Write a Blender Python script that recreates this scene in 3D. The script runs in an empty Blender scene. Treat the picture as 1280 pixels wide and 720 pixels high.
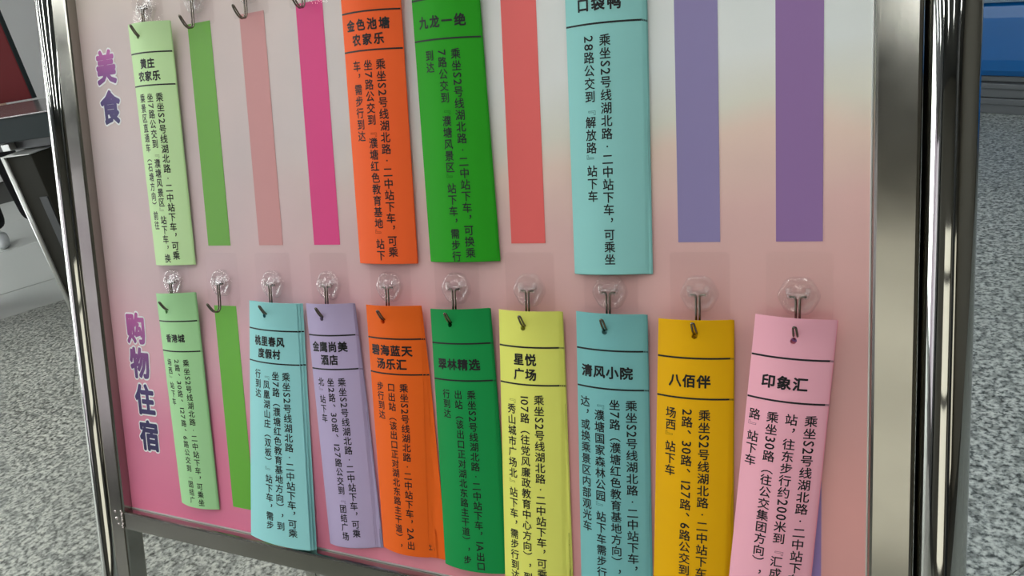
import bpy, bmesh, math, random
from mathutils import Vector, Matrix, Euler
random.seed(7)
sc = bpy.context.scene
COL = sc.collection
PI = math.pi

# ---------------------------------------------------------------- camera, world, lights, exposure
TILT = math.radians(18.0)            # the board leans back by this much
st, ct = math.sin(TILT), math.cos(TILT)
# board frame: u to the right, v up the board, w out of it; board origin 1 m above the floor
BOARD = Matrix(((1, 0, 0, 0), (0, st, -ct, 0), (0, ct, st, 1.0), (0, 0, 0, 1)))
RC = Matrix(((0.88945, -0.045316, -0.454781), (0.019175, -0.990496, 0.1362), (-0.456631, -0.129863, -0.880127)))
CAMB = Vector((0.942319, 0.094658, 0.709162))
cam_d = bpy.data.cameras.new('camera'); cam = bpy.data.objects.new('camera', cam_d); COL.objects.link(cam)
right = BOARD.to_3x3() @ Vector(RC[0]); down = BOARD.to_3x3() @ Vector(RC[1]); fwd = BOARD.to_3x3() @ Vector(RC[2])
m = Matrix((right, -down, -fwd)).transposed().to_4x4(); m.translation = BOARD @ CAMB
cam.matrix_world = m
cam_d.sensor_fit = 'HORIZONTAL'; cam_d.sensor_width = 36.0; cam_d.lens = 36.0 * 995.16 / 1280
cam_d.clip_start = 0.02
sc.camera = cam
sc.view_settings.view_transform = 'Standard'; sc.view_settings.look = 'None'
sc.view_settings.gamma = 1.0; sc.view_settings.exposure = 0.32
sc.view_settings.use_curve_mapping = False
sc.cycles.transparent_max_bounces = 40
wd = bpy.data.worlds.new('world'); sc.world = wd; wd.use_nodes = True
wd.node_tree.nodes['Background'].inputs[0].default_value = (0.75, 0.80, 0.82, 1)
wd.node_tree.nodes['Background'].inputs[1].default_value = 0.35
LAMP_E = 11.5                        # strength of the ceiling strip lights
LAMPS = [(-6.0, 0.0), (-4.2, -0.6), (-2.4, -0.9), (-0.7, -1.0), (1.0, -1.0), (3.2, -0.6)]   # x, y centre of each strip row
GLOW_PANEL_E = 0.7  # strength of the unseen panels added for the steel to reflect
WINDOW_E = 5.4                       # frosted daylight window in the left wall

# ---------------------------------------------------------------- materials
def lin(c): return tuple(((x / 255) / 12.92 if x / 255 <= .04045 else ((x / 255 + .055) / 1.055) ** 2.4) for x in c)
WHITE_SEEN = lin((196, 196, 190))
def seen(c, k=0.80):                 # colour of a thing in the hall's light -> its base colour
    l = lin(c); return tuple(min(.95, k * l[i] / WHITE_SEEN[i]) for i in range(3)) + (1,)
def mat(name, col, rough=.5, metal=0, spec=.5, emit=None, es=0, coat=0):
    m = bpy.data.materials.new(name); m.use_nodes = True
    b = m.node_tree.nodes['Principled BSDF']
    b.inputs['Base Color'].default_value = tuple(col[:3]) + (1,)
    b.inputs['Roughness'].default_value = rough; b.inputs['Metallic'].default_value = metal
    b.inputs['Specular IOR Level'].default_value = spec
    b.inputs['Coat Weight'].default_value = coat
    if emit: b.inputs['Emission Color'].default_value = tuple(emit[:3]) + (1,); b.inputs['Emission Strength'].default_value = es
    return m
def N(m, t, **kw):
    n = m.node_tree.nodes.new(t)
    for k, v in kw.items(): setattr(n, k, v)
    return n
def L(m, a, b): m.node_tree.links.new(a, b)
def ramp(m, stops, interp='LINEAR'):
    n = N(m, 'ShaderNodeValToRGB'); r = n.color_ramp; r.interpolation = interp
    while len(r.elements) > 1: r.elements.remove(r.elements[-1])
    r.elements[0].position = stops[0][0]; r.elements[0].color = tuple(stops[0][1][:3]) + (1,)
    for p, c in stops[1:]:
        e = r.elements.new(p); e.color = tuple(c[:3]) + (1,)
    return n
def math_node(m, op, a, b=None, c=None):
    n = N(m, 'ShaderNodeMath', operation=op)
    for i, x in enumerate((a, b, c)):
        if x is None: continue
        if isinstance(x, (int, float)): n.inputs[i].default_value = x
        else: L(m, x, n.inputs[i])
    return n.outputs[0]
def paper(name, c, fibre=.02):
    m = mat(name, seen(c), .65, spec=.2)
    b = m.node_tree.nodes['Principled BSDF']
    tc = N(m, 'ShaderNodeTexCoord'); nz = N(m, 'ShaderNodeTexNoise'); nz.inputs['Scale'].default_value = 900; nz.inputs['Detail'].default_value = 2
    L(m, tc.outputs['Object'], nz.inputs['Vector'])
    bp = N(m, 'ShaderNodeBump'); bp.inputs['Strength'].default_value = .04; bp.inputs['Distance'].default_value = .0003
    L(m, nz.outputs[0], bp.inputs['Height']); L(m, bp.outputs[0], b.inputs['Normal'])
    return m
def steel(name, col, rough, brushed=0.0, axis=1):
    m = mat(name, col, rough, 1.0)
    b = m.node_tree.nodes['Principled BSDF']
    tc = N(m, 'ShaderNodeTexCoord'); mp = N(m, 'ShaderNodeMapping')
    s = [1, 1, 1]; s[axis] = .02; mp.inputs['Scale'].default_value = s
    L(m, tc.outputs['Object'], mp.inputs[0])
    nz = N(m, 'ShaderNodeTexNoise'); nz.inputs['Scale'].default_value = 700 if brushed else 60; nz.inputs['Detail'].default_value = 3
    L(m, mp.outputs[0], nz.inputs['Vector'])
    if brushed:
        bp = N(m, 'ShaderNodeBump'); bp.inputs['Strength'].default_value = brushed; bp.inputs['Distance'].default_value = .0002
        L(m, nz.outputs[0], bp.inputs['Height']); L(m, bp.outputs[0], b.inputs['Normal'])
    n2 = N(m, 'ShaderNodeTexNoise'); n2.inputs['Scale'].default_value = 22; n2.inputs['Detail'].default_value = 5
    L(m, tc.outputs['Object'], n2.inputs['Vector'])
    L(m, math_node(m, 'MULTIPLY_ADD', n2.outputs[0], rough * .9, rough * .55), b.inputs['Roughness'])
    return m
M = {}
M['tube'] = steel('chrome_tube', (.54, .54, .51), .045)
M['square'] = steel('brushed_square_tube', (.35, .34, .305), .17, .10)
M['weld'] = steel('weld_metal', (.62, .55, .53), .22)
M['wire'] = steel('hook_wire', (.20, .17, .145), .16)
M['ink'] = mat('black_ink', (.012, .012, .014), .55, spec=.3)
M['wall'] = mat('pale_grey_wall', seen((212, 222, 214), .8), .7)
M['wallw'] = mat('dark_warm_wall', (.13, .12, .10), .6)
M['ceil'] = mat('dark_ceiling', (.10, .105, .11), .8)
M['dark'] = mat('dark_panel', (.03, .032, .035), .4)
M['lamp'] = mat('strip_lamp', (1, 1, 1), .5, emit=(.98, 1, .96), es=LAMP_E)
M['pane'] = mat('frosted_daylight_pane', (1, 1, 1), .4, emit=(.93, 1.0, .98), es=WINDOW_E)
M['glow_panel_lavender'] = mat('added_lavender_glow', (.5, .5, .5), .4, emit=(.62, .52, .64), es=GLOW_PANEL_E)  # lavender glow added to tint the left upright's reflection
M['lightbox'] = mat('added_cream_glow', (1, 1, 1), .4, emit=(1.0, .93, .72), es=GLOW_PANEL_E)  # cream glow added to put bright bands in the right upright
M['grey_metal'] = mat('dark_grey_metal', seen((36, 42, 42)), .7, .0, .15)
M['grey_metal2'] = mat('olive_grey_metal', seen((36, 35, 29)), .7, .0, .15)
M['light_edge'] = mat('light_steel_edge', (.62, .62, .60), .3, .7)
M['top_metal'] = mat('counter_top_metal', (.36, .34, .34), .22, .8)
M['red'] = mat('dark_red_board', seen((76, 18, 20)), .75, spec=.12)
M['black_cloth'] = mat('black_cloth', (.006, .006, .008), .9)
M['shoe'] = mat('pale_shoe', (.5, .52, .53), .5)
M['skin'] = mat('skin', (.55, .36, .27), .5)
M['hair'] = mat('black_hair', (.01, .009, .009), .5)
M['blue'] = mat('blue_panel', seen((6, 84, 142)), .28, coat=.3)
M['plinth'] = mat('grey_plinth', seen((84, 88, 88)), .45, .2)
M['ledge'] = mat('grey_blue_ledge', seen((92, 112, 126)), .4)

def granite(name, warm_light):
    m = mat(name, (.3, .3, .3), .42, spec=.45)
    b = m.node_tree.nodes['Principled BSDF']
    geo = N(m, 'ShaderNodeNewGeometry')
    n1 = N(m, 'ShaderNodeTexNoise'); n1.inputs['Scale'].default_value = 78; n1.inputs['Detail'].default_value = 2.2; n1.inputs['Roughness'].default_value = .62
    n2 = N(m, 'ShaderNodeTexNoise'); n2.inputs['Scale'].default_value = 38; n2.inputs['Detail'].default_value = 2
    n3 = N(m, 'ShaderNodeTexNoise'); n3.inputs['Scale'].default_value = 2.2; n3.inputs['Detail'].default_value = 3
    mp = N(m, 'ShaderNodeMapping'); mp.inputs['Location'].default_value = (7.3, 2.1, 4.4)
    L(m, geo.outputs['Position'], mp.inputs[0])
    L(m, geo.outputs['Position'], n1.inputs['Vector']); L(m, mp.outputs[0], n2.inputs['Vector']); L(m, mp.outputs[0], n3.inputs['Vector'])
    a = seen((149, 156, 151)); d = seen((68, 75, 74)); p = seen((174, 180, 173))
    if warm_light: a = seen((143, 145, 134)); d = seen((74, 75, 68)); p = seen((169, 170, 158))  # warmer light on this part of the floor, put into the stone colour
    mid = tuple((a[i] + d[i]) / 2 for i in range(3))
    r1 = ramp(m, [(.36, d), (.43, mid), (.50, a), (.62, p)]); L(m, n1.outputs[0], r1.inputs[0])
    r2 = ramp(m, [(.40, (.55, .56, .56)), (.50, (1, 1, 1)), (.70, (1.08, 1.08, 1.06))]); L(m, n2.outputs[0], r2.inputs[0])
    mx = N(m, 'ShaderNodeMix', data_type='RGBA', blend_type='MULTIPLY'); mx.inputs[0].default_value = 1
    L(m, r1.outputs[0], mx.inputs[6]); L(m, r2.outputs[0], mx.inputs[7])
    r3 = ramp(m, [(.3, (.88, .88, .88)), (.7, (1.05, 1.05, 1.05))]); L(m, n3.outputs[0], r3.inputs[0])
    m2 = N(m, 'ShaderNodeMix', data_type='RGBA', blend_type='MULTIPLY'); m2.inputs[0].default_value = 1
    L(m, mx.outputs[2], m2.inputs[6]); L(m, r3.outputs[0], m2.inputs[7])
    L(m, m2.outputs[2], b.inputs['Base Color'])
    return m
M['granite'] = granite('speckled_grey_granite', False)
M['granite_warm_light'] = granite('speckled_granite_warm_light', True)
M['granite_smooth'] = mat('smooth_grey_stone', seen((158, 160, 152)), .35)
M['joint'] = mat('dark_joint', (.05, .05, .045), .8)

def clear_plastic(name, tint, base, edge, bump):
    m = bpy.data.materials.new(name); m.use_nodes = True; nt = m.node_tree; nt.nodes.clear()
    o = N(m, 'ShaderNodeOutputMaterial'); mx = N(m, 'ShaderNodeMixShader'); tr = N(m, 'ShaderNodeBsdfTransparent'); gl = N(m, 'ShaderNodeBsdfGlossy')
    lw = N(m, 'ShaderNodeLayerWeight'); lw.inputs[0].default_value = .5
    tr.inputs[0].default_value = tuple(tint) + (1,); gl.inputs['Roughness'].default_value = .06
    if bump:
        tc = N(m, 'ShaderNodeTexCoord'); nz = N(m, 'ShaderNodeTexNoise'); nz.inputs['Scale'].default_value = 260; nz.inputs['Detail'].default_value = 2
        L(m, tc.outputs['Object'], nz.inputs['Vector'])
        bp = N(m, 'ShaderNodeBump'); bp.inputs['Strength'].default_value = bump; bp.inputs['Distance'].default_value = .002
        L(m, nz.outputs[0], bp.inputs['Height']); L(m, bp.outputs[0], gl.inputs['Normal']); L(m, bp.outputs[0], lw.inputs['Normal'])
    f = math_node(m, 'MULTIPLY_ADD', math_node(m, 'POWER', lw.outputs['Facing'], 2.5), edge, base)
    L(m, f, mx.inputs[0])
    L(m, tr.outputs[0], mx.inputs[1]); L(m, gl.outputs[0], mx.inputs[2]); L(m, mx.outputs[0], o.inputs[0])
    return m
M['plate'] = clear_plastic('clear_plate', (.992, .988, .988), .012, .2, .05)
M['boss'] = clear_plastic('clear_moulded_knob', (.99, .988, .988), .12, .9, .7)

# poster print: pale at the top, pink towards the foot, rosier at the left corner
mp_ = mat('poster_print', (.8, .8, .8), .38, spec=.4)
def poster_nodes(m):
    b = m.node_tree.nodes['Principled BSDF']
    tc = N(m, 'ShaderNodeTexCoord'); sx = N(m, 'ShaderNodeSeparateXYZ'); L(m, tc.outputs['Object'], sx.inputs[0])
    nz = N(m, 'ShaderNodeTexNoise'); nz.inputs['Scale'].default_value = 3.2; nz.inputs['Detail'].default_value = 1.5
    mpn = N(m, 'ShaderNodeMapping'); mpn.inputs['Scale'].default_value = (1.0, 1.7, 1); L(m, tc.outputs['Object'], mpn.inputs[0]); L(m, mpn.outputs[0], nz.inputs['Vector'])
    # board v = local y + V0
    v = math_node(m, 'ADD', sx.outputs[1], V0)
    vv = math_node(m, 'MULTIPLY_ADD', nz.outputs[0], .12, math_node(m, 'ADD', v, -.06))
    t = math_node(m, 'MULTIPLY_ADD', vv, 1.25, .5)          # v -.4..+.4 -> 0..1
    def stops(l): return [((x + .4) / .8, seen(c)) for x, c in l]
    lf = ramp(m, stops([(-.36, (200, 104, 132)), (-.24, (198, 116, 138)), (-.12, (196, 148, 155)), (.02, (184, 160, 157)), (.14, (182, 166, 161)), (.30, (184, 168, 160)), (.38, (186, 174, 160))]))
    rt = ramp(m, stops([(-.36, (194, 138, 130)), (-.185, (194, 140, 131)), (-.03, (184, 141, 134)), (.057, (193, 157, 148)), (.107, (199, 176, 158)), (.135, (193, 190, 172)), (.19, (195, 198, 190))]))
    L(m, t, lf.inputs[0]); L(m, t, rt.inputs[0])
    u = math_node(m, 'ADD', sx.outputs[0], .43)
    mr = N(m, 'ShaderNodeMapRange'); mr.interpolation_type = 'SMOOTHSTEP'
    mr.inputs[1].default_value = .15; mr.inputs[2].default_value = .75
    L(m, u, mr.inputs[0])
    mx = N(m, 'ShaderNodeMix', data_type='RGBA'); L(m, mr.outputs[0], mx.inputs[0]); L(m, lf.outputs[0], mx.inputs[6]); L(m, rt.outputs[0], mx.inputs[7])
    n2 = N(m, 'ShaderNodeTexNoise'); n2.inputs['Scale'].default_value = 9; n2.inputs['Detail'].default_value = 2; L(m, tc.outputs['Object'], n2.inputs['Vector'])
    r = ramp(m, [(.35, (.95, .955, .96)), (.65, (1.02, 1.0, 1.0))]); L(m, n2.outputs[0], r.inputs[0])
    m2 = N(m, 'ShaderNodeMix', data_type='RGBA', blend_type='MULTIPLY'); m2.inputs[0].default_value = 1
    L(m, mx.outputs[2], m2.inputs[6]); L(m, r.outputs[0], m2.inputs[7]); L(m, m2.outputs[2], b.inputs['Base Color'])
V0 = -1.0 / ct                       # board v at floor level
poster_nodes(mp_); M['poster'] = mp_

# ---------------------------------------------------------------- mesh helpers
def new_obj(name, me, parent=None):
    o = bpy.data.objects.new(name, me); COL.objects.link(o)
    if parent is not None: o.parent = parent
    return o
def from_bm(name, bm, material, parent=None, smooth=False):
    bmesh.ops.recalc_face_normals(bm, faces=bm.faces)
    me = bpy.data.meshes.new(name); bm.to_mesh(me); bm.free()
    me.materials.append(material)
    if smooth:
        for p in me.polygons: p.use_smooth = True
    return new_obj(name, me, parent)
def from_data(name, vs, fs, material, parent=None, smooth=False):
    me = bpy.data.meshes.new(name); me.from_pydata(vs, [], fs); me.update()
    me.materials.append(material)
    if smooth:
        for p in me.polygons: p.use_smooth = True
    return new_obj(name, me, parent)
def empty(name, loc=(0, 0, 0), rot=None, label=None, cat=None, group=None, parent=None):
    o = bpy.data.objects.new(name, None); COL.objects.link(o); o.empty_display_size = .05
    if rot is not None: o.matrix_world = Matrix.Translation(loc) @ rot.to_4x4()
    else: o.location = loc
    tag(o, label, cat, group)
    return o
def tag(o, label=None, cat=None, group=None, kind=None):
    if label: o['label'] = label
    if cat: o['category'] = cat
    if group: o['group'] = group
    if kind: o['kind'] = kind
    return o
def box_bm(bm, lo, hi, bevel=0, mtx=None, seg=2):
    c = [(lo[i] + hi[i]) / 2 for i in range(3)]; s = [abs(hi[i] - lo[i]) for i in range(3)]
    r = bmesh.ops.create_cube(bm, size=1, matrix=Matrix.Translation(c) @ Matrix.Diagonal(s + [1]))
    if bevel:
        es = list({e for v in r['verts'] for e in v.link_edges})
        r2 = bmesh.ops.bevel(bm, geom=es, offset=bevel, segments=seg, affect='EDGES', profile=.5)
        vs = list({v for f in r2['faces'] for v in f.verts} | {v for v in r['verts'] if v.is_valid})
    else: vs = r['verts']
    if mtx is not None: bmesh.ops.transform(bm, matrix=mtx, verts=list({v for v in vs}))
    return bm
def box(name, lo, hi, material, parent=None, bevel=0, mtx=None):
    return from_bm(name, box_bm(bmesh.new(), lo, hi, bevel, mtx), material, parent)
def smooth_path(pts, n=6):
    P = [Vector(p) for p in pts]; out = []
    for i in range(len(P) - 1):
        p0 = P[max(i - 1, 0)]; p1 = P[i]; p2 = P[i + 1]; p3 = P[min(i + 2, len(P) - 1)]
        for k in range(n):
            t = k / n
            out.append(.5 * ((2 * p1) + (-p0 + p2) * t + (2 * p0 - 5 * p1 + 4 * p2 - p3) * t * t + (-p0 + 3 * p1 - 3 * p2 + p3) * t ** 3))
    out.append(P[-1]); return out
def tube_bm(bm, pts, r, seg=12, cap=True):
    pts = [Vector(p) for p in pts]; rings = []; up = None
    for i, p in enumerate(pts):
        d = (pts[min(i + 1, len(pts) - 1)] - pts[max(i - 1, 0)]).normalized()
        if up is None:
            up = d.orthogonal().normalized()
        else:
            up = (up - d * up.dot(d)).normalized()
        s = d.cross(up); rr = r[i] if isinstance(r, (list, tuple)) else r
        rings.append([bm.verts.new(p + (up * math.cos(a) + s * math.sin(a)) * rr) for a in [2 * PI * k / seg for k in range(seg)]])
    for a, b in zip(rings, rings[1:]):
        for k in range(seg): bm.faces.new((a[k], a[(k + 1) % seg], b[(k + 1) % seg], b[k]))
    if cap: bm.faces.new(rings[0]); bm.faces.new(rings[-1][::-1])
    return bm
def tube(name, pts, r, material, parent=None, seg=20):
    return from_bm(name, tube_bm(bmesh.new(), pts, r, seg), material, parent, smooth=True)

# ---------------------------------------------------------------- lettering
_tc = bpy.data.curves.new('glyph', 'FONT'); _to = bpy.data.objects.new('glyph', _tc); COL.objects.link(_to)
_tc.resolution_u = 2
_cache = {}
def glyph(ch, off):
    k = (ch, off)
    if k not in _cache and off:      # heavier stroke: the plain glyph laid down again, shifted round a small circle
        v0, f0_ = glyph(ch, 0); c = 2 if off < .012 else (4 if off < .03 else (10 if off < .06 else 18)); vs, fs = [], []
        for q in range(c):
            a = 2 * PI * (q + .25) / c if c > 2 else PI * (q + .12); b = len(vs)
            vs += [(x + off * math.cos(a), y + off * math.sin(a)) for x, y in v0]; fs += [tuple(i + b for i in f) for f in f0_]
        _cache[k] = (vs, fs)
    if k not in _cache:
        _tc.body = ch
        dg = bpy.context.evaluated_depsgraph_get(); dg.update()
        me = bpy.data.meshes.new_from_object(_to.evaluated_get(dg))
        vs = [(v.co.x, v.co.y) for v in me.vertices]; fs = [tuple(p.vertices) for p in me.polygons]
        bpy.data.meshes.remove(me)
        # even area winding: normal towards +z
        out = []
        for f in fs:
            a = sum(vs[f[i]][0] * vs[f[(i + 1) % len(f)]][1] - vs[f[(i + 1) % len(f)]][0] * vs[f[i]][1] for i in range(len(f)))
            out.append(f if a > 0 else f[::-1])
        _cache[k] = (vs, out)
    return _cache[k]
ROT = 'S0123456789A'
VERT = {'（': '︵', '）': '︶', '『': '﹃', '』': '﹄'}
def lay_column(chars, x, y0, em, pitch, off, V0_, F0_, mapf, VB_, FB_):
    """write one vertical column downwards, starting with its first cell centred on y0"""
    t = y0 - pitch / 2
    for ch in chars:
        V, F = (VB_, FB_) if ch in '『』' else (V0_, F0_)
        g = VERT.get(ch, ch); vs, fs = glyph(g, 0 if ch in '『』' else off); b = len(V)
        if ch in ROT:
            w = max(v[0] for v in vs); adv = (w + .10) * em * 1.12
            for px, py in vs: V.append(mapf(x + (py - .345) * em * 1.12, t + (px + .05) * em * 1.12))
            t += adv
        elif ch in '，、':
            for px, py in vs: V.append(mapf(x + (px + .02) * em, t + pitch / 2 - (py + .10) * em * 1.05))
            t += pitch
        elif ch == '·':
            for px, py in vs: V.append(mapf(x + (px - .13) * em, t + pitch / 2 - (py - .35) * em))
            t += pitch
        else:
            for px, py in vs: V.append(mapf(x + (px - .5) * em, t + pitch / 2 - (py - .38) * em))
            t += pitch * (.84 if ch == '』' else 1)
        F.extend(tuple(i + b for i in f) for f in fs)
def lay_row(chars, xc, yc, em, pitch, off, V, F, mapf):
    for i, ch in enumerate(chars):
        x = xc + (i - (len(chars) - 1) / 2) * pitch
        vs, fs = glyph(ch, off); b = len(V)
        for px, py in vs: V.append(mapf(x + (px - .5) * em, yc - (py - .38) * em))
        F.extend(tuple(i + b for i in f) for f in fs)

# ---------------------------------------------------------------- the hall
tag(box('floor', (-9, -6, -.06), (6, 7, -.012), M['joint']), kind='structure')
FLOOR = bpy.data.objects['floor']
ca, sa = math.cos(math.radians(52)), math.sin(math.radians(52))
pb = [-7.2, -6.2, -5.2, -4.06, -3.56, -2.2, -.9, .4, 1.7, 3.0, 4.3]       # across the joints
def slab(p0, p1, t0, t1, material, g):
    n = Vector((sa, -ca, 0)); t = Vector((ca, sa, 0)); bm = bmesh.new()
    vs = []
    for z in (-.03, 0):
        for a, b in ((p0 + g, t0 + .001), (p1 - g, t0 + .001), (p1 - g, t1 - .001), (p0 + g, t1 - .001)):
            q = n * a + t * b; vs.append(bm.verts.new((q.x, q.y, z)))
    for f in ((3, 2, 1, 0), (4, 5, 6, 7), (0, 1, 5, 4), (1, 2, 6, 5), (2, 3, 7, 6), (3, 0, 4, 7)): bm.faces.new([vs[i] for i in f])
    es = [e for e in bm.edges if e.verts[0].co.z > -.01 and e.verts[1].co.z > -.01]
    bmesh.ops.bevel(bm, geom=es, offset=.0015, segments=1, affect='EDGES')
    return from_bm('floor_slab', bm, material, FLOOR)
for i in range(len(pb) - 1):
    p0, p1 = pb[i], pb[i + 1]
    strip = abs(p0 + 4.06) < .01
    far = p1 <= -4.0
    T = -4.4 + (i % 2) * .65
    while T < 6:
        T1 = T + (2.6 if strip else 1.3)
        cx, cy = sa * (p0 + p1) / 2 + ca * (T + T1) / 2, -ca * (p0 + p1) / 2 + sa * (T + T1) / 2
        if -7.6 < cx < 5 and -5 < cy < 5.6:
            mt = M['granite_smooth'] if (strip or far) else (M['granite_warm_light'] if cx < .55 else M['granite'])
            slab(p0, p1, T, T1, mt, .008 if (abs(p0 + 4.06) < .01 or abs(p1 + 4.06) < .01) else .0012)
        T = T1
def struct(name, lo, hi, material): return tag(box(name, lo, hi, material), kind='structure')
struct('wall_back', (-7.6, 5.6, 0), (5, 5.8, 3.4), M['wall'])
struct('wall_left', (-7.8, -5.2, 0), (-7.6, 5.8, 3.4), M['wall'])
struct('wall_right', (5, -5.2, 0), (5.2, 5.8, 3.4), M['wallw'])
struct('wall_front', (-7.8, -5.4, 0), (5.2, -5.2, 3.4), M['wallw'])
struct('ceiling', (-7.8, -5.4, 3.4), (5.2, 5.8, 3.5), M['ceil'])
struct('baseboard_back', (-7.6, 5.585, 0), (5, 5.6, .12), M['dark'])
win = empty('window_1', (-7.59, -1.6, 0)); tag(win, kind='structure')
for k in range(3):
    for z0, z1 in ((.12, 1.5), (1.56, 3.0)):
        box('pane', (0, -2.0 + k * 1.33 + .04, z0), (.015, -2.0 + (k + 1) * 1.33 - .04, z1), M['pane'], win)
for y in (-2.0, -.67, .66, 1.99): box('mullion', (0, y - .04, .08), (.06, y + .04, 3.06), M['ledge'], win, .004)
for z in (.08, 1.5, 3.0): box('transom', (0, -2.04, z), (.055, 2.03, z + .06), M['ledge'], win, .004)
for i, (x, y) in enumerate(LAMPS):
    e = empty('ceiling_light', (x, y, 3.3), label='long white ceiling strip light, %s of the six rows overhead' % ('first from the left', 'second from the left', 'third from the left', 'third from the right', 'second from the right', 'first from the right')[i], cat='ceiling light', group='ceiling strip lights')
    box('lamp_housing', (-.10, -3.2, .03), (.10, 3.2, .10), M['ledge'], e, .004)
    box('lamp_tube', (-.07, -3.15, 0), (.07, 3.15, .028), M['lamp'], e, .01)
for i, (x, w, faces, mt_) in enumerate(((-6.1, 2.7, ((.2, 3.0),), 'glow_panel_lavender'), (.95, 2.2, ((.15, 1.14), (1.22, 1.95), (2.03, 2.32)), 'lightbox'), (3.9, 1.2, ((.4, 2.2),), 'lightbox'))):  # unseen glowing panels, added and divided to shape the steel's reflections
    e = empty('reflection_panel', (x, -5.19, 0), label=('wide unseen lavender glow panel added on the front wall for reflections', 'tall unseen cream glow panel in three fields added on the front wall for reflections', 'narrow unseen cream glow panel added at the right of the front wall for reflections')[i], cat='added glow panel')
    box('panel_frame', (-w / 2 - .06, -.005, faces[0][0] - .06), (w / 2 + .06, .05, faces[-1][1] + .06), M['dark'], e, .005)
    for z0, z1 in faces: box('panel_face', (-w / 2, .05, z0), (w / 2, .06, z1), M[mt_], e)
e = empty('reflection_panel', (-7.59, -4.45, 0), label='unseen lavender glow panel added on the left wall beside the window for reflections', cat='added glow panel')  # added glow, unseen, mirrored by the left upright
box('panel_frame', (0, -.62, .14), (.05, .62, 3.06), M['dark'], e, .005)
box('panel_face', (.05, -.56, .2), (.06, .56, 3.0), M['glow_panel_lavender'], e)
for i, x in enumerate((-2.6, 2.6)):  # unseen columns added as dark masses for the steel to reflect
    tag(box('column', (x - .35, -4.3, 0), (x + .35, -3.6, 3.4), M['dark'], bevel=.02), ('unseen dark square column added behind the camera for reflections, left one', 'unseen dark square column added behind the camera for reflections, right one')[i], 'column')

# ---------------------------------------------------------------- the display stand
OX = .43
stand = empty('display_stand', BOARD @ Vector((OX, V0, 0)), BOARD.to_3x3(), 'leaning stainless steel display stand holding a pale pink poster board', 'display stand')
def S(u, v, w=0): return (u - OX, v - V0, w)
UL, UR, VB, VT = -.0490, .9062, -.338, .80
FW = .0150
def sbox(name, a, b, material, bevel=.0025, parent=None):
    return box(name, S(*a), S(*b), material, parent or stand, bevel)
poster = sbox('poster_board', (UL - .001, VB - .001, -.006), (UR + .001, VT + .001, 0), M['poster'], 0)
def frame_piece(name, a, b):
    return sbox(name, a, b, M['square'], .003)
frame_piece('frame_upright', (UL - .031, V0 + .10, -.013), (UL - .001, VT + .03, FW))
frame_piece('frame_upright', (UR + .001, V0 + .10, -.013), (UR + .0345, VT + .03, FW))
frame_piece('frame_bottom_rail', (UL - .001, VB - .026, -.013), (UR + .001, VB, FW))
frame_piece('frame_top_rail', (UL - .001, VT, -.013), (UR + .001, VT + .03, FW))
tk = sbox('poster_edge_trim', (UL, VB, 0), (UR, VB + .0018, .0018), M['light_edge'], .0005)
sbox('poster_edge_trim', (UR - .0016, VB, 0), (UR, VT, .0025), M['light_edge'], .0005)
TL_, TR_ = UL - .0512, UR + .0542
for (u, side) in ((TL_, -1), (TR_, 1)):
    tube('outer_tube', [S(u, V0 + .017), S(u, -.5), S(u, .2), S(u, VT + .10)], .0195, M['tube'], stand, 32)
tube('top_tube', [S(TL_, VT + .10), S(.43, VT + .10), S(TR_, VT + .10)], .0195, M['tube'], stand, 32)
tube('lower_tube', [S(TL_, V0 + .14), S(.43, V0 + .14), S(TR_, V0 + .14)], .0120, M['tube'], stand, 24)
for u in (TL_, TR_):
    tube('corner_ball', [S(u, VT + .082), S(u, VT + .085), S(u, VT + .10), S(u, VT + .115), S(u, VT + .118)], [.012, .019, .0220, .019, .012], M['tube'], stand, 24)
    tube('rubber_foot', [S(u, V0 + .006), S(u, V0 + .035)], .0215, M['dark'], stand, 20)
for u in (UL - .034, UR + .034):
    for v in (VB + .01, .45, -.75):
        bm = bmesh.new(); tube_bm(bm, [S(u - .006, v), S(u + .006, v)], .0065, 10); from_bm('weld_spacer', bm, M['weld'], stand, True)
# weld beads at the lower left and right corners of the frame
for u in (UL - .004, UR + .004):
    bm = bmesh.new()
    for k in range(9):
        p = S(u + random.uniform(-.0015, .0015), VB - .024 + k * .003, FW + .0002)
        bmesh.ops.create_icosphere(bm, subdivisions=1, radius=.0022, matrix=Matrix.Translation(p) @ Matrix.Diagonal((1, 1, .35, 1)))
    from_bm('weld_bead', bm, M['weld'], stand, True)
bm = bmesh.new()
for du, dv, r in ((-.016, -.012, .0030), (-.018, -.002, .0022), (-.013, -.020, .0018)):
    bmesh.ops.create_icosphere(bm, subdivisions=2, radius=r, matrix=Matrix.Translation(S(UL + du, VB + dv, FW)) @ Matrix.Diagonal((1, 1, .4, 1)))
from_bm('weld_spatter', bm, M['weld'], stand, True)
# rear legs
for u in (-.118, .974):
    tube('rear_leg', [S(u, .66, -.022), Vector(S(u, 0, 0)) + Vector((0, (-.75) * ct + .20 * st, -(.75 * st) - .20 * ct)), Vector(S(u, 0, 0)) + Vector((0, (-.985) * ct + .19 * st, -(.985 * st) - .19 * ct))], .0125, M['tube'], stand, 20)
tube('rear_cross_tube', [Vector(S(u, 0, 0)) + Vector((0, (-.80) * ct + .20 * st, -(.80 * st) - .20 * ct)) for u in (-.118, .43, .974)], .010, M['tube'], stand, 16)

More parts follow.
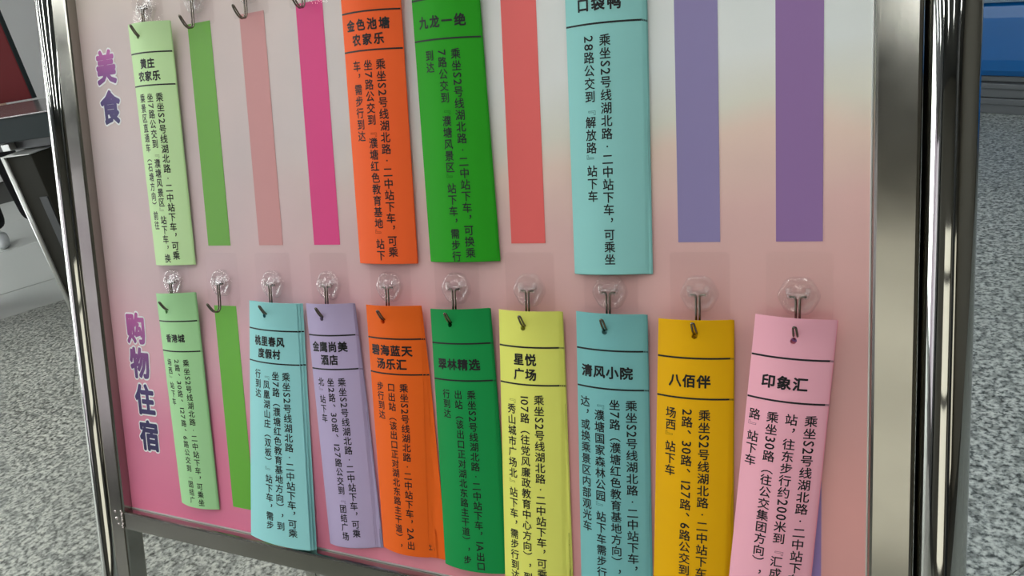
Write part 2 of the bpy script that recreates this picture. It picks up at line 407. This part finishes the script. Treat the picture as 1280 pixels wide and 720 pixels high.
# printed stripes of the poster
STR_T = {1: (178, 205, 150), 2: (93, 145, 54), 3: (177, 126, 122), 4: (190, 58, 111), 5: (225, 96, 42), 6: (40, 140, 30), 7: (196, 85, 80), 8: (120, 178, 168), 9: (118, 108, 143), 10: (121, 91, 132)}
STR_B = {1: (150, 200, 140), 2: (92, 155, 50), 3: (130, 190, 185), 4: (150, 138, 172), 5: (225, 96, 42), 6: (20, 140, 70), 7: (200, 205, 95), 8: (112, 165, 162), 9: (200, 160, 0), 10: (128, 104, 150)}
ink_c = {}
def ink_mat(c):
    if c not in ink_c: ink_c[c] = mat('printed_colour', seen(c, .82), .4, spec=.4)
    return ink_c[c]
PITCH = .085
for row, (v0, v1) in ((STR_T, (.0352, .302)), (STR_B, (-.3055, -.040))):
    for k, c in row.items():
        u = k * PITCH
        box('printed_stripe', Vector(S(u - .0188, v0, .0001)) - Vector(S(0, V0, 0)) + Vector(S(0, V0, 0)), S(u + .0188, v1, .0004), ink_mat(c), poster).matrix_parent_inverse = Matrix()
# headings
def heading(chars, vcs, uc, cols):
    mt = mat('heading_print', (.3, .1, .3), .45)
    b = mt.node_tree.nodes['Principled BSDF']; tc = N(mt, 'ShaderNodeTexCoord'); sx = N(mt, 'ShaderNodeSeparateXYZ'); L(mt, tc.outputs['Object'], sx.inputs[0])
    top, bot = vcs[0] + .025, vcs[-1] - .025
    mr = N(mt, 'ShaderNodeMapRange'); mr.inputs[1].default_value = top - V0; mr.inputs[2].default_value = bot - V0; L(mt, sx.outputs[1], mr.inputs[0])
    r = ramp(mt, [(i / (len(cols) - 1), seen(c)) for i, c in enumerate(cols)]); L(mt, mr.outputs[0], r.inputs[0]); L(mt, r.outputs[0], b.inputs['Base Color'])
    for off, w, m_, nm in ((.088, .0003, mat('heading_outline', seen((226, 214, 226), .85), .45), 'heading_outline'), (.040, .0006, mt, 'heading_lettering')):
        V, F = [], []
        for ch, vc, u_ in zip(chars, vcs, uc):
            vs, fs = glyph(ch, off); b0 = len(V)
            nv = len(glyph(ch, 0)[0])           # each shifted copy lies a hair above the one before
            for i_, (px, py) in enumerate(vs): V.append(S(u_ + (px - .5) * .0385, vc + (py - .38) * .0440, w + (i_ // nv) * 8e-6))
            F.extend(tuple(i + b0 for i in f) for f in fs)
        from_data(nm, V, F, m_, poster)
heading('美食', (.268, .217), (-.0040, -.0030), [(168, 78, 142), (120, 56, 120), (62, 40, 98), (40, 32, 80)])
heading('购物住宿', (-.076, -.124, -.175, -.226), (-.0010, .0000, .0020, .0035), [(160, 66, 130), (118, 54, 112), (62, 40, 92), (38, 30, 76), (30, 24, 70)])

# ---------------------------------------------------------------- adhesive hooks
WIRE = [(.0070, -.0003, .0066), (.0040, -.0002, .0072), (.0022, -.0010, .0078), (.0016, -.0040, .0080), (.0016, -.0160, .0082), (.0016, -.0285, .0088), (.0016, -.0335, .0112), (.0016, -.0346, .0150), (.0016, -.0325, .0195), (.0015, -.0275, .0240), (.0012, -.0236, .0268), (.0005, -.0226, .0276), (0, -.0225, .0277)]
def hook_meshes():
    # plate 54 x 68 mm, rounded corners, centred .0035 above... the knob sits a little below its centre
    bm = bmesh.new(); n = 5; pts = []
    for cx, cy, a0 in ((.0235, .0340, 0), (-.0235, .0340, 90), (-.0235, -.0270, 180), (.0235, -.0270, 270)):
        for k in range(n):
            a = math.radians(a0 + 90 * k / (n - 1)); pts.append((cx + .0035 * math.cos(a), cy + .0035 * math.sin(a)))
    lo = [bm.verts.new((x, y, .0002)) for x, y in pts]; hi = [bm.verts.new((x * .985, y * .985, .0014)) for x, y in pts]
    bm.faces.new(lo[::-1]); bm.faces.new(hi)
    for k in range(len(pts)): bm.faces.new((lo[k], lo[(k + 1) % len(pts)], hi[(k + 1) % len(pts)], hi[k]))
    bmesh.ops.recalc_face_normals(bm, faces=bm.faces)
    me1 = bpy.data.meshes.new('plate'); bm.to_mesh(me1); bm.free(); me1.materials.append(M['plate'])
    # knob: lathed disc with a raised scalloped rim and a faceted clamp block
    bm = bmesh.new(); prof = [(.0, .0046), (.006, .0046), (.0085, .0038), (.0108, .0034), (.0130, .0052), (.0148, .0058), (.0162, .0046), (.0170, .0014)]
    seg = 36; rings = []
    for r, z in prof:
        if r == 0: rings.append([bm.verts.new((0, 0, z))]); continue
        rings.append([bm.verts.new(((r + (.0006 * math.cos(6 * a) if r > .012 else 0)) * math.cos(a), (r + (.0006 * math.cos(6 * a) if r > .012 else 0)) * math.sin(a), z)) for a in [2 * PI * k / seg for k in range(seg)]])
    for k in range(seg): bm.faces.new((rings[0][0], rings[1][k], rings[1][(k + 1) % seg]))
    for a, b in zip(rings[1:], rings[2:]):
        for k in range(seg): bm.faces.new((a[k], b[k], b[(k + 1) % seg], a[(k + 1) % seg]))
    bmesh.ops.recalc_face_normals(bm, faces=bm.faces)
    me2 = bpy.data.meshes.new('knob'); bm.to_mesh(me2); bm.free(); me2.materials.append(M['boss'])
    for p in me2.polygons: p.use_smooth = True
    bm = bmesh.new()
    box_bm(bm, (-.0088, -.0022, .0035), (.0088, .0034, .0095), .0012)
    box_bm(bm, (-.0100, .0010, .0035), (-.0060, .0075, .0080), .0012)
    box_bm(bm, (.0060, .0010, .0035), (.0100, .0075, .0080), .0012)
    me3 = bpy.data.meshes.new('clamp'); bm.to_mesh(me3); bm.free(); me3.materials.append(M['boss'])
    bm = bmesh.new()
    a = smooth_path(WIRE, 4); b = [Vector((-p.x, p.y, p.z)) for p in reversed(a[:-1])]
    tube_bm(bm, a + b, .00098, 8)
    bmesh.ops.recalc_face_normals(bm, faces=bm.faces)
    me4 = bpy.data.meshes.new('wire'); bm.to_mesh(me4); bm.free(); me4.materials.append(M['wire'])
    for p in me4.polygons: p.use_smooth = True
    return me1, me2, me3, me4
HM = hook_meshes()
ROWB, ROWT = -.0112, .3282
def hook(k, row, label, group=None):
    o = empty('adhesive_hook', BOARD @ Vector((k * PITCH, row, 0)), BOARD.to_3x3(), label, 'hook', group)
    for nm, me in zip(('plate', 'knob', 'clamp', 'wire_hook'), HM): new_obj(nm, me, o)
    return o
who_b = {1: 'the light green leaflet bundle', 3: 'the pale teal leaflet bundle', 4: 'the lavender leaflet bundle', 5: 'the orange leaflet bundle', 6: 'the emerald leaflet bundle', 7: 'the lemon yellow leaflet bundle', 8: 'the blue-teal leaflet bundle', 9: 'the golden yellow leaflet bundle', 10: 'the tilted pink leaflet bundle'}
for k in range(1, 11):
    hook(k, ROWB, 'empty clear hook above the lower bright green stripe' if k == 2 else 'clear adhesive hook in the lower row carrying ' + who_b[k], 'clear adhesive hooks in the lower row')
top_lab = {1: 'clear adhesive hook at top left carrying the narrow pale green leaflet bundle', 2: 'empty clear hook at top above the upper green stripe', 3: 'empty clear hook at top above the pale pink stripe', 4: 'empty clear hook at top above the magenta stripe', 5: 'clear hook above the photo edge holding the upper orange-red bundle', 6: 'clear hook above the photo edge holding the upper bright green bundle', 7: 'empty clear hook above the photo edge over the coral stripe', 9: 'empty clear hook above the photo edge over the grey-purple stripe', 10: 'empty clear hook above the photo edge over the violet stripe', 8: 'clear hook above the photo edge holding the upper mint teal bundle'}
for k, l in top_lab.items(): hook(k, ROWT, l, 'clear adhesive hooks in the upper row')

# ---------------------------------------------------------------- leaflet bundles
def bundle(key, k, row, cor, label, col, colb, title, body, tem=12.4, tpitch=13.2, em=11.6, pitch=12.0, n=4, step=.5, fan=2.0, side=1.0, bulge=7.0, w0=12.8, flare=(0, 0), lines=(36, 75), colx=.455, colgap=15.6, ystart=None, bold=.016, group='upper row'):
    """cor: TL, TR, BL, BR on the board in mm (u, v)"""
    hu, hv = k * 85.0 - 0.0, row * 1000 - 34.9
    root = empty('leaflet_bundle', BOARD @ Vector((hu / 1000, hv / 1000, .0125)), BOARD.to_3x3(), label, 'leaflets', 'leaflet bundles on the ' + group)
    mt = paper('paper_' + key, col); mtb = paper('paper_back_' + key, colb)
    TLc, TRc, BLc, BRc = [Vector(c) for c in cor]
    W = ((TRc - TLc).length + (BRc - BLc).length) / 2; H = ((BLc - TLc).length + (BRc - TRc).length) / 2
    def mapper(i):
        def f(x, y, off=0.0):
            a, b = x / W, y / H
            sb = b * b * .35 + b * .65
            sh = i * (side + fan * b) / (n - 1)
            p = (TLc * (1 - a) + TRc * a) * (1 - b) + (BLc * (1 - a) + BRc * a) * b
            ae = a + sh / W
            # the head of the sheet nods forward over the hook, the foot swings in towards the board or flares out
            dw = 8.0 * math.exp(-y / 30.0) - 2.5 + (flare[0] * (1 - a) + flare[1] * a) * sb ** 2 * (1 - i / n) - 2.0 * sb * (0 if flare[0] else 1)
            w = w0 - i * step + bulge * (1 - (2 * ae - 1) ** 2) - bulge * .55 + dw
            de = w0 - bulge * .55 + dw - 12.75          # how far the sheet's edges stand off the plane they were measured in
            p = Vector((p.x + de * (942 - p.x) / 700, p.y + de * (95 - p.y) / 700))
            return ((p.x + sh - hu) / 1000, (p.y - hv) / 1000 - i * .0002, max(w, 2.2) / 1000 - .0125 + off)
        return f
    def sheet(i, parent, name, material):
        f = mapper(i)
        # the hole, fixed at the hook, in this sheet's own coordinates
        hx = W * ((hu - i * side / (n - 1)) - TLc.x) / (TRc.x - TLc.x); hy = (TLc.y + TRc.y) / 2 - hv + .6
        r = 2.75; d = 5.2
        nx1 = max(2, round((hx - d) / 5)); nx2 = max(2, round((W - hx - d) / 5))
        xs = [(hx - d) * j / nx1 for j in range(nx1)] + [hx - d, hx, hx + d] + [hx + d + (W - hx - d) * j / nx2 for j in range(1, nx2 + 1)]
        ys = [0, (hy - d) / 2, hy - d, hy, hy + d] + [hy + d + 4.0 * j for j in range(1, 17)] + [hy + d + 64 + (H - hy - d - 64) * j / 18 for j in range(1, 19)]
        V = [f(x, y) for y in ys for x in xs]; F = []; nx = len(xs)
        ih, jh = nx1, 2
        for b in range(len(ys) - 1):
            for a in range(nx - 1):
                if a in (ih, ih + 1) and b in (jh, jh + 1): continue
                F.append((b * nx + a, (b + 1) * nx + a, (b + 1) * nx + a + 1, b * nx + a + 1))
        ring = [(ih, jh), (ih, jh + 1), (ih, jh + 2), (ih + 1, jh + 2), (ih + 2, jh + 2), (ih + 2, jh + 1), (ih + 2, jh), (ih + 1, jh)]
        c0 = len(V)
        for q in range(16):      # start at the top-left corner of the cell block and go down, right, up, left
            a = math.radians(135 + 22.5 * q)
            V.append(f(hx + r * math.cos(a), hy - r * math.sin(a)))
        for q in range(8):
            A = ring[q]; B = ring[(q + 1) % 8]
            c = [c0 + (2 * q) % 16, c0 + (2 * q + 1) % 16, c0 + (2 * q + 2) % 16]
            F.append((A[1] * nx + A[0], B[1] * nx + B[0], c[2], c[1], c[0]))
        o = from_data(name, V, F, material, parent, smooth=True)
        sm = o.modifiers.new('thickness', 'SOLIDIFY'); sm.thickness = .0003; sm.offset = -1
        o.modifiers.new('crisp_edges', 'EDGE_SPLIT').split_angle = math.radians(40)
        return o
    front = sheet(0, root, 'front_sheet', mt)
    fq = mapper(0); hx0 = W * (hu - TLc.x) / (TRc.x - TLc.x); hy0 = (TLc.y + TRc.y) / 2 - hv + .6; V, F = [], []
    for q in range(16):
        a = 2 * PI * q / 16
        for dz in (-.0002, -.0085):
            V.append(fq(hx0 + 2.72 * math.cos(a), hy0 + 2.72 * math.sin(a), dz))
    for q in range(16): F.append((2 * q, 2 * q + 1, (2 * q + 3) % 32, (2 * q + 2) % 32))
    from_data('punched_hole', V, F, mtb, root, smooth=True)
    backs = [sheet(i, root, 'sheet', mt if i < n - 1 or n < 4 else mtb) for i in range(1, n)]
    f0 = mapper(0)
    if title is None: return root
    # rules
    for L_ in lines:
        V, F = [], []; K = 24
        for j in range(K + 1):
            x = .3 + (W - .6) * j / K; V += [f0(x, L_ - .82, .00022), f0(x, L_ + .82, .00022)]
        for j in range(K): F.append((2 * j, 2 * j + 1, 2 * j + 3, 2 * j + 2))
        from_data('printed_rule', V, F, M['ink'], front)
        for i, sh in enumerate(backs, 1):
            fi = mapper(i); V, F = [], []
            for j in range(K + 1):
                x = .3 + (W - .6) * j / K; V += [fi(x, L_ - .82, .00018), fi(x, L_ + .82, .00018)]
            for j in range(K): F.append((2 * j, 2 * j + 1, 2 * j + 3, 2 * j + 2))
            from_data('printed_rule', V, F, M['ink'], sh)
    V, F = [], []
    yc = (lines[0] + lines[1]) / 2 + (1.0 if len(title) > 1 else 2.5)
    for r_, tl in enumerate(title):
        lay_row(tl, W * .47, yc + (r_ - (len(title) - 1) / 2) * 15.0, tem, tpitch, .034, V, F, lambda x, y: f0(x, y, .00026))
    from_data('title_lettering', V, F, M['ink'], front)
    V, F, VB_, FB_ = [], [], [], []
    em = min(em, pitch * .955)
    nc = len(body)
    for c_, txt in enumerate(body):
        x = W * colx + ((nc - 1) / 2 - c_) * colgap
        lay_column(txt, x, (ystart or lines[1] + 15.0), em, pitch, bold, V, F, lambda x, y: f0(x, y, .00026), VB_, FB_)
    from_data('body_lettering', V, F, M['ink'], front)
    if VB_: from_data('bracket_lettering', VB_, FB_, mat('faint_ink_' + key, tuple(v * .34 for v in seen(col)[:3]), .6, spec=.2), front)
    if fan > 20:                                   # the fanned sheet shows the edge of its own first column
        V, F, fb = [], [], mapper(n - 1)
        lay_column(body[0], W * colx + (nc - 1) / 2 * colgap, lines[1] + 15.0, em, pitch, bold, V, F, lambda x, y: fb(x, y, .00022), [], [])
        from_data('body_lettering', V, F, M['ink'], backs[-1])
    return root
S2 = '乘坐S2号线湖北路·二中站下车，可乘'
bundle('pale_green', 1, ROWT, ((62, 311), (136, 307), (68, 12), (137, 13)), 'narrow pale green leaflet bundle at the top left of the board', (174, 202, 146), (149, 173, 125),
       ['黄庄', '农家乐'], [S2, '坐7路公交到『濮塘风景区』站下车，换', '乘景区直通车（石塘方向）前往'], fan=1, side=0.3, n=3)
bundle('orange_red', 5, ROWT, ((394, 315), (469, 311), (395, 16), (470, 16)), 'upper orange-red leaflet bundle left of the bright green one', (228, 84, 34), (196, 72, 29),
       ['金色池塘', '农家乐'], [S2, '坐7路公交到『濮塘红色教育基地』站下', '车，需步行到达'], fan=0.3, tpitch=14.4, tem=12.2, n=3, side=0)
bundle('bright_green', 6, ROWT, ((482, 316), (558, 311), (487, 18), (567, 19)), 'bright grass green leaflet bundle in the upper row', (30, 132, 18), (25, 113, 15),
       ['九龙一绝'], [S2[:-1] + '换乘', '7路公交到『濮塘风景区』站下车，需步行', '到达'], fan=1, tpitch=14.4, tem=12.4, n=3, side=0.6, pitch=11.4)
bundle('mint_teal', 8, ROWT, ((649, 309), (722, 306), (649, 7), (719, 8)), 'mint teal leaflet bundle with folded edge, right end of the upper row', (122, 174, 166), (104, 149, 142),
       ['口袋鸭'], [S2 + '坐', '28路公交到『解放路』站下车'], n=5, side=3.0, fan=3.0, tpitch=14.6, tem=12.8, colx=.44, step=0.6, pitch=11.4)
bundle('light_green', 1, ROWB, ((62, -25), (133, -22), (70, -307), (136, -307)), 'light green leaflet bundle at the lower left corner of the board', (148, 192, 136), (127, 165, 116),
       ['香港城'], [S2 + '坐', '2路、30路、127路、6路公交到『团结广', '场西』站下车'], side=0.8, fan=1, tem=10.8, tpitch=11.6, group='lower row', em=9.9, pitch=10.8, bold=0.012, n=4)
bundle('pale_teal', 3, ROWB, ((225, -30), (299, -32), (192, -332), (289, -336)), 'pale teal leaflet bundle flaring over the bottom rail', (134, 190, 186), (40, 104, 116),  # second colour: dark teal with the shade of the stack's edge painted in
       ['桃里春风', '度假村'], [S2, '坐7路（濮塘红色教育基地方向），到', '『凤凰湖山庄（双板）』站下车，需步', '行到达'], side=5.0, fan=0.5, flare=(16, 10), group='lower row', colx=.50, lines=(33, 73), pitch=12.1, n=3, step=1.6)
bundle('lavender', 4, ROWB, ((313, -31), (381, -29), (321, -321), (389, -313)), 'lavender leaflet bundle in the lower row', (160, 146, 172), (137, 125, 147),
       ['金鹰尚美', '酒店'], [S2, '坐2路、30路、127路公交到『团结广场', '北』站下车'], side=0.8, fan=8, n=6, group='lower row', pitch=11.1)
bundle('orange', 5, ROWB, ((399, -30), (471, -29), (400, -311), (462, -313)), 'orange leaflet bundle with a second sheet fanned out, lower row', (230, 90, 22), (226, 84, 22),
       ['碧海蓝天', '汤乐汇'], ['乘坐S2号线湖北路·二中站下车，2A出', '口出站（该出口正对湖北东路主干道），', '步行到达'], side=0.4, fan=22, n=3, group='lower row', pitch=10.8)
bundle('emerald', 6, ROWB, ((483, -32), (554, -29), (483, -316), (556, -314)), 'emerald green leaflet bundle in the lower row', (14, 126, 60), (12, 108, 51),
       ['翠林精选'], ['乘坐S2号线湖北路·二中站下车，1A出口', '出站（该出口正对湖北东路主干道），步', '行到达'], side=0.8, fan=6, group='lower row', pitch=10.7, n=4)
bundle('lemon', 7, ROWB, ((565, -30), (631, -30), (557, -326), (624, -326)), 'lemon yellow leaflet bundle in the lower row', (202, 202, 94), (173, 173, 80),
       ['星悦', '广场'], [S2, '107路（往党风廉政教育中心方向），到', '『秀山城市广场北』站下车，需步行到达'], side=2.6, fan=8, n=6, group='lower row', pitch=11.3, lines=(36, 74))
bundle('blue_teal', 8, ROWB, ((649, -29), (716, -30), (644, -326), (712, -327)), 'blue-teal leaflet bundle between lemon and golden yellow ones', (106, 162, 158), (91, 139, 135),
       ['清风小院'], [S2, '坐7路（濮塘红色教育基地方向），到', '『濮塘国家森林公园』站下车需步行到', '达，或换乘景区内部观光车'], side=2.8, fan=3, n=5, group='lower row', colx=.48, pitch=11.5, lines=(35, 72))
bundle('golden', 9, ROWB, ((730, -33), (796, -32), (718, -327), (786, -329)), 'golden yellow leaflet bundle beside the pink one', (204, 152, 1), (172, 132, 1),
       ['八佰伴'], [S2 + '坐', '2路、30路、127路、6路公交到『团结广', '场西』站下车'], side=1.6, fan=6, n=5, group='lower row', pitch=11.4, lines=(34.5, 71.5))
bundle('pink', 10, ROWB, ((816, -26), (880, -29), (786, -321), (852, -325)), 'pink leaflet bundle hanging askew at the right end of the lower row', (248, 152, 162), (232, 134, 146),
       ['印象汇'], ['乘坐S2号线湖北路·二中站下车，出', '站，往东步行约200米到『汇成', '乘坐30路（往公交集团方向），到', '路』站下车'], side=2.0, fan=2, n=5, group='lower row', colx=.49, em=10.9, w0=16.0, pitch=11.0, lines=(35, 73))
# ---------------------------------------------------------------- grey counter behind, on the left
counter = empty('grey_counter', (-2.40, 1.40, 0), label='dark grey metal counter with thick top on a single pedestal, behind the stand', cat='counter')
rz = Matrix.Rotation(math.radians(8), 4, 'Z')
def cb(name, lo, hi, m_, bv=.003, parent=None):
    return box(name, lo, hi, m_, parent or counter, bv, rz)
cb('pedestal', (-.03, -.07, 0), (.115, .26, .88), M['grey_metal2'], .004)
tube('corner_strip', [rz @ Vector((-.034, -.074, 0)), rz @ Vector((-.034, -.074, .88))], .011, M['light_edge'], counter, 12)
cb('pedestal_cap', (-.042, -.082, .88), (.120, .27, .884), M['light_edge'], .001)
cb('access_panel', (.065, -.075, .05), (.108, -.069, .70), M['dark'], .001)
cb('gap_shade', (-1.2, .02, .888), (.28, .40, .93), M['dark'], .002)  # black box filling the gap below the slab, its shade put into colour
cb('top_slab', (-1.4, -.03, .93), (.34, .46, 1.028), M['grey_metal'], .004)
cb('top_sheet', (-1.41, -.035, 1.028), (.345, .465, 1.034), M['top_metal'], .002)
cb('tray_latch', (-.10, -.012, .893), (-.055, .02, .922), M['light_edge'], .002)
cb('pedestal', (-1.35, -.02, 0), (-1.15, .36, .888), M['grey_metal2'], .004)
rb = empty('red_board', (-3.10, 1.86, 1.034), Matrix.Rotation(math.radians(8), 3, 'Z'), 'dark red upright board standing on the grey counter', 'board')
box('board', (-.85, .0, 0), (.155, .03, 1.9), M['red'], rb, .002)
box('edge_strip', (.155, .002, 0), (.159, .028, 1.9), M['grey_metal'], rb, .0005)

# ---------------------------------------------------------------- passer-by in black, far left
def person(loc, rz):
    root = empty('person', loc, Matrix.Rotation(rz, 3, 'Z'), 'person in black trousers and coat with pale shoes, standing beyond the counter', 'person')
    J = {'pel': (0, 0, .95), 'ch': (0, .01, 1.22), 'sh': (0, .0, 1.42), 'nk': (0, -.01, 1.52),
         'lh': (-.10, 0, .90), 'lk': (-.11, -.03, .50), 'la': (-.115, .03, .11), 'rh': (.10, 0, .90), 'rk': (.12, -.02, .50), 'ra': (.13, .0, .11),
         'ls': (-.18, 0, 1.41), 'le': (-.25, .03, 1.14), 'lw': (-.23, -.10, .93), 'rs': (.18, 0, 1.41), 're': (.25, .03, 1.14), 'rw': (.23, -.10, .93)}
    R = {'pel': .15, 'ch': .15, 'sh': .11, 'nk': .055, 'lh': .10, 'lk': .10, 'la': .088, 'rh': .10, 'rk': .10, 'ra': .088, 'ls': .07, 'le': .052, 'lw': .036, 'rs': .07, 're': .052, 'rw': .036}
    E_ = [('pel', 'ch'), ('ch', 'sh'), ('sh', 'nk'), ('pel', 'lh'), ('lh', 'lk'), ('lk', 'la'), ('pel', 'rh'), ('rh', 'rk'), ('rk', 'ra'), ('sh', 'ls'), ('ls', 'le'), ('le', 'lw'), ('sh', 'rs'), ('rs', 're'), ('re', 'rw')]
    def skin(name, J, R, E_, root_j, m_, lv=2):
        ks = list(J); me = bpy.data.meshes.new(name); me.from_pydata([J[k] for k in ks], [(ks.index(a), ks.index(b)) for a, b in E_], [])
        me.materials.append(m_); o = new_obj(name, me, root)
        md = o.modifiers.new('skin', 'SKIN'); md.use_smooth_shade = True
        for i, k in enumerate(ks): me.skin_vertices[0].data[i].radius = (R[k], R[k] * .85)
        me.skin_vertices[0].data[ks.index(root_j)].use_root = True
        s_ = o.modifiers.new('sub', 'SUBSURF'); s_.levels = s_.render_levels = lv
        return o
    skin('body', J, R, E_, 'pel', M['black_cloth'])
    bm = bmesh.new(); bmesh.ops.create_uvsphere(bm, u_segments=20, v_segments=14, radius=1, matrix=Matrix.Translation((0, -.015, 1.63)) @ Matrix.Diagonal((.075, .092, .115, 1)))
    bmesh.ops.create_cone(bm, segments=12, radius1=.05, radius2=.045, depth=.10, cap_ends=True, matrix=Matrix.Translation((0, 0, 1.53)))
    bmesh.ops.create_cone(bm, segments=8, radius1=.014, radius2=.005, depth=.04, cap_ends=True, matrix=Matrix.Translation((0, -.11, 1.625)) @ Matrix.Rotation(math.radians(20), 4, 'X'))
    for s_ in (-1, 1): bmesh.ops.create_uvsphere(bm, u_segments=8, v_segments=6, radius=1, matrix=Matrix.Translation((s_ * .076, 0, 1.625)) @ Matrix.Diagonal((.010, .02, .032, 1)))
    from_bm('head', bm, M['skin'], root, True)
    bm = bmesh.new(); bmesh.ops.create_uvsphere(bm, u_segments=20, v_segments=14, radius=1, matrix=Matrix.Translation((0, .008, 1.655)) @ Matrix.Diagonal((.083, .093, .110, 1)))
    bmesh.ops.delete(bm, geom=[v for v in bm.verts if v.co.y < -.03 and v.co.z < 1.70], context='VERTS')
    from_bm('hair', bm, M['hair'], root, True)
    for s_, w in ((-1, 'lw'), (1, 'rw')):
        h = Vector(J[w]); bm = bmesh.new()
        tube_bm(bm, [h, h + Vector((0, -.03, -.04)), h + Vector((0, -.05, -.08))], [.026, .034, .030], 10)
        for q in range(4):
            b = h + Vector((s_ * (-.022 + q * .015), -.05, -.08)); l_ = (.055, .065, .062, .05)[q]
            tube_bm(bm, [b, b + Vector((0, -.006, -l_ * .5)), b + Vector((0, .008, -l_))], [.0085, .008, .006], 8)
        b = h + Vector((-s_ * .028, -.03, -.03)); tube_bm(bm, [b, b + Vector((-s_ * .015, -.015, -.03)), b + Vector((-s_ * .012, -.02, -.055))], [.011, .010, .007], 8)
        from_bm('hand', bm, M['skin'], root, True)
    for a in ('la', 'ra'):
        x, y, z = J[a]; bm = bmesh.new()
        tube_bm(bm, [(x, y + .07, .045), (x, y + .03, .05), (x, y - .06, .045), (x, y - .14, .034), (x, y - .185, .026)], [.032, .044, .044, .040, .018], 14)
        for v in bm.verts: v.co.z = max(0.001, v.co.z)
        from_bm('shoe', bm, M['shoe'], root, True)
person((-4.82, 2.60, 0), math.radians(60))

# ---------------------------------------------------------------- blue bench, far right
bench = empty('blue_bench', (1.30, 4.14, 0), Matrix.Rotation(math.radians(-32), 3, 'Z'), 'blue fronted bench on a ribbed grey base at the far right', 'bench')
for z0, z1, y in ((0, .05, .035), (.052, .085, .02), (.087, .135, .03), (.137, .165, .012), (.167, .195, .045)):
    box('base_rib', (-1.6, y, z0), (2.6, .55, z1), M['plinth'], bench, .004)
bm = bmesh.new(); pr = [(.05, .195), (.02, .205), (.0, .235), (-.008, .29), (-.008, .50), (.0, .555), (.02, .575), (.55, .575), (.55, .195)]
A = [bm.verts.new((-1.6, y, z)) for y, z in pr]; B = [bm.verts.new((2.6, y, z)) for y, z in pr]
bm.faces.new(A); bm.faces.new(B[::-1])
for i in range(len(pr)): bm.faces.new((A[i], A[(i + 1) % len(pr)], B[(i + 1) % len(pr)], B[i]))
from_bm('blue_front', bm, M['blue'], bench)
box('top_ledge', (-1.62, -.02, .575), (2.62, .58, .60), M['ledge'], bench, .004)

# the glyph maker is a tool, not a thing
bpy.data.objects.remove(_to); bpy.data.curves.remove(_tc)
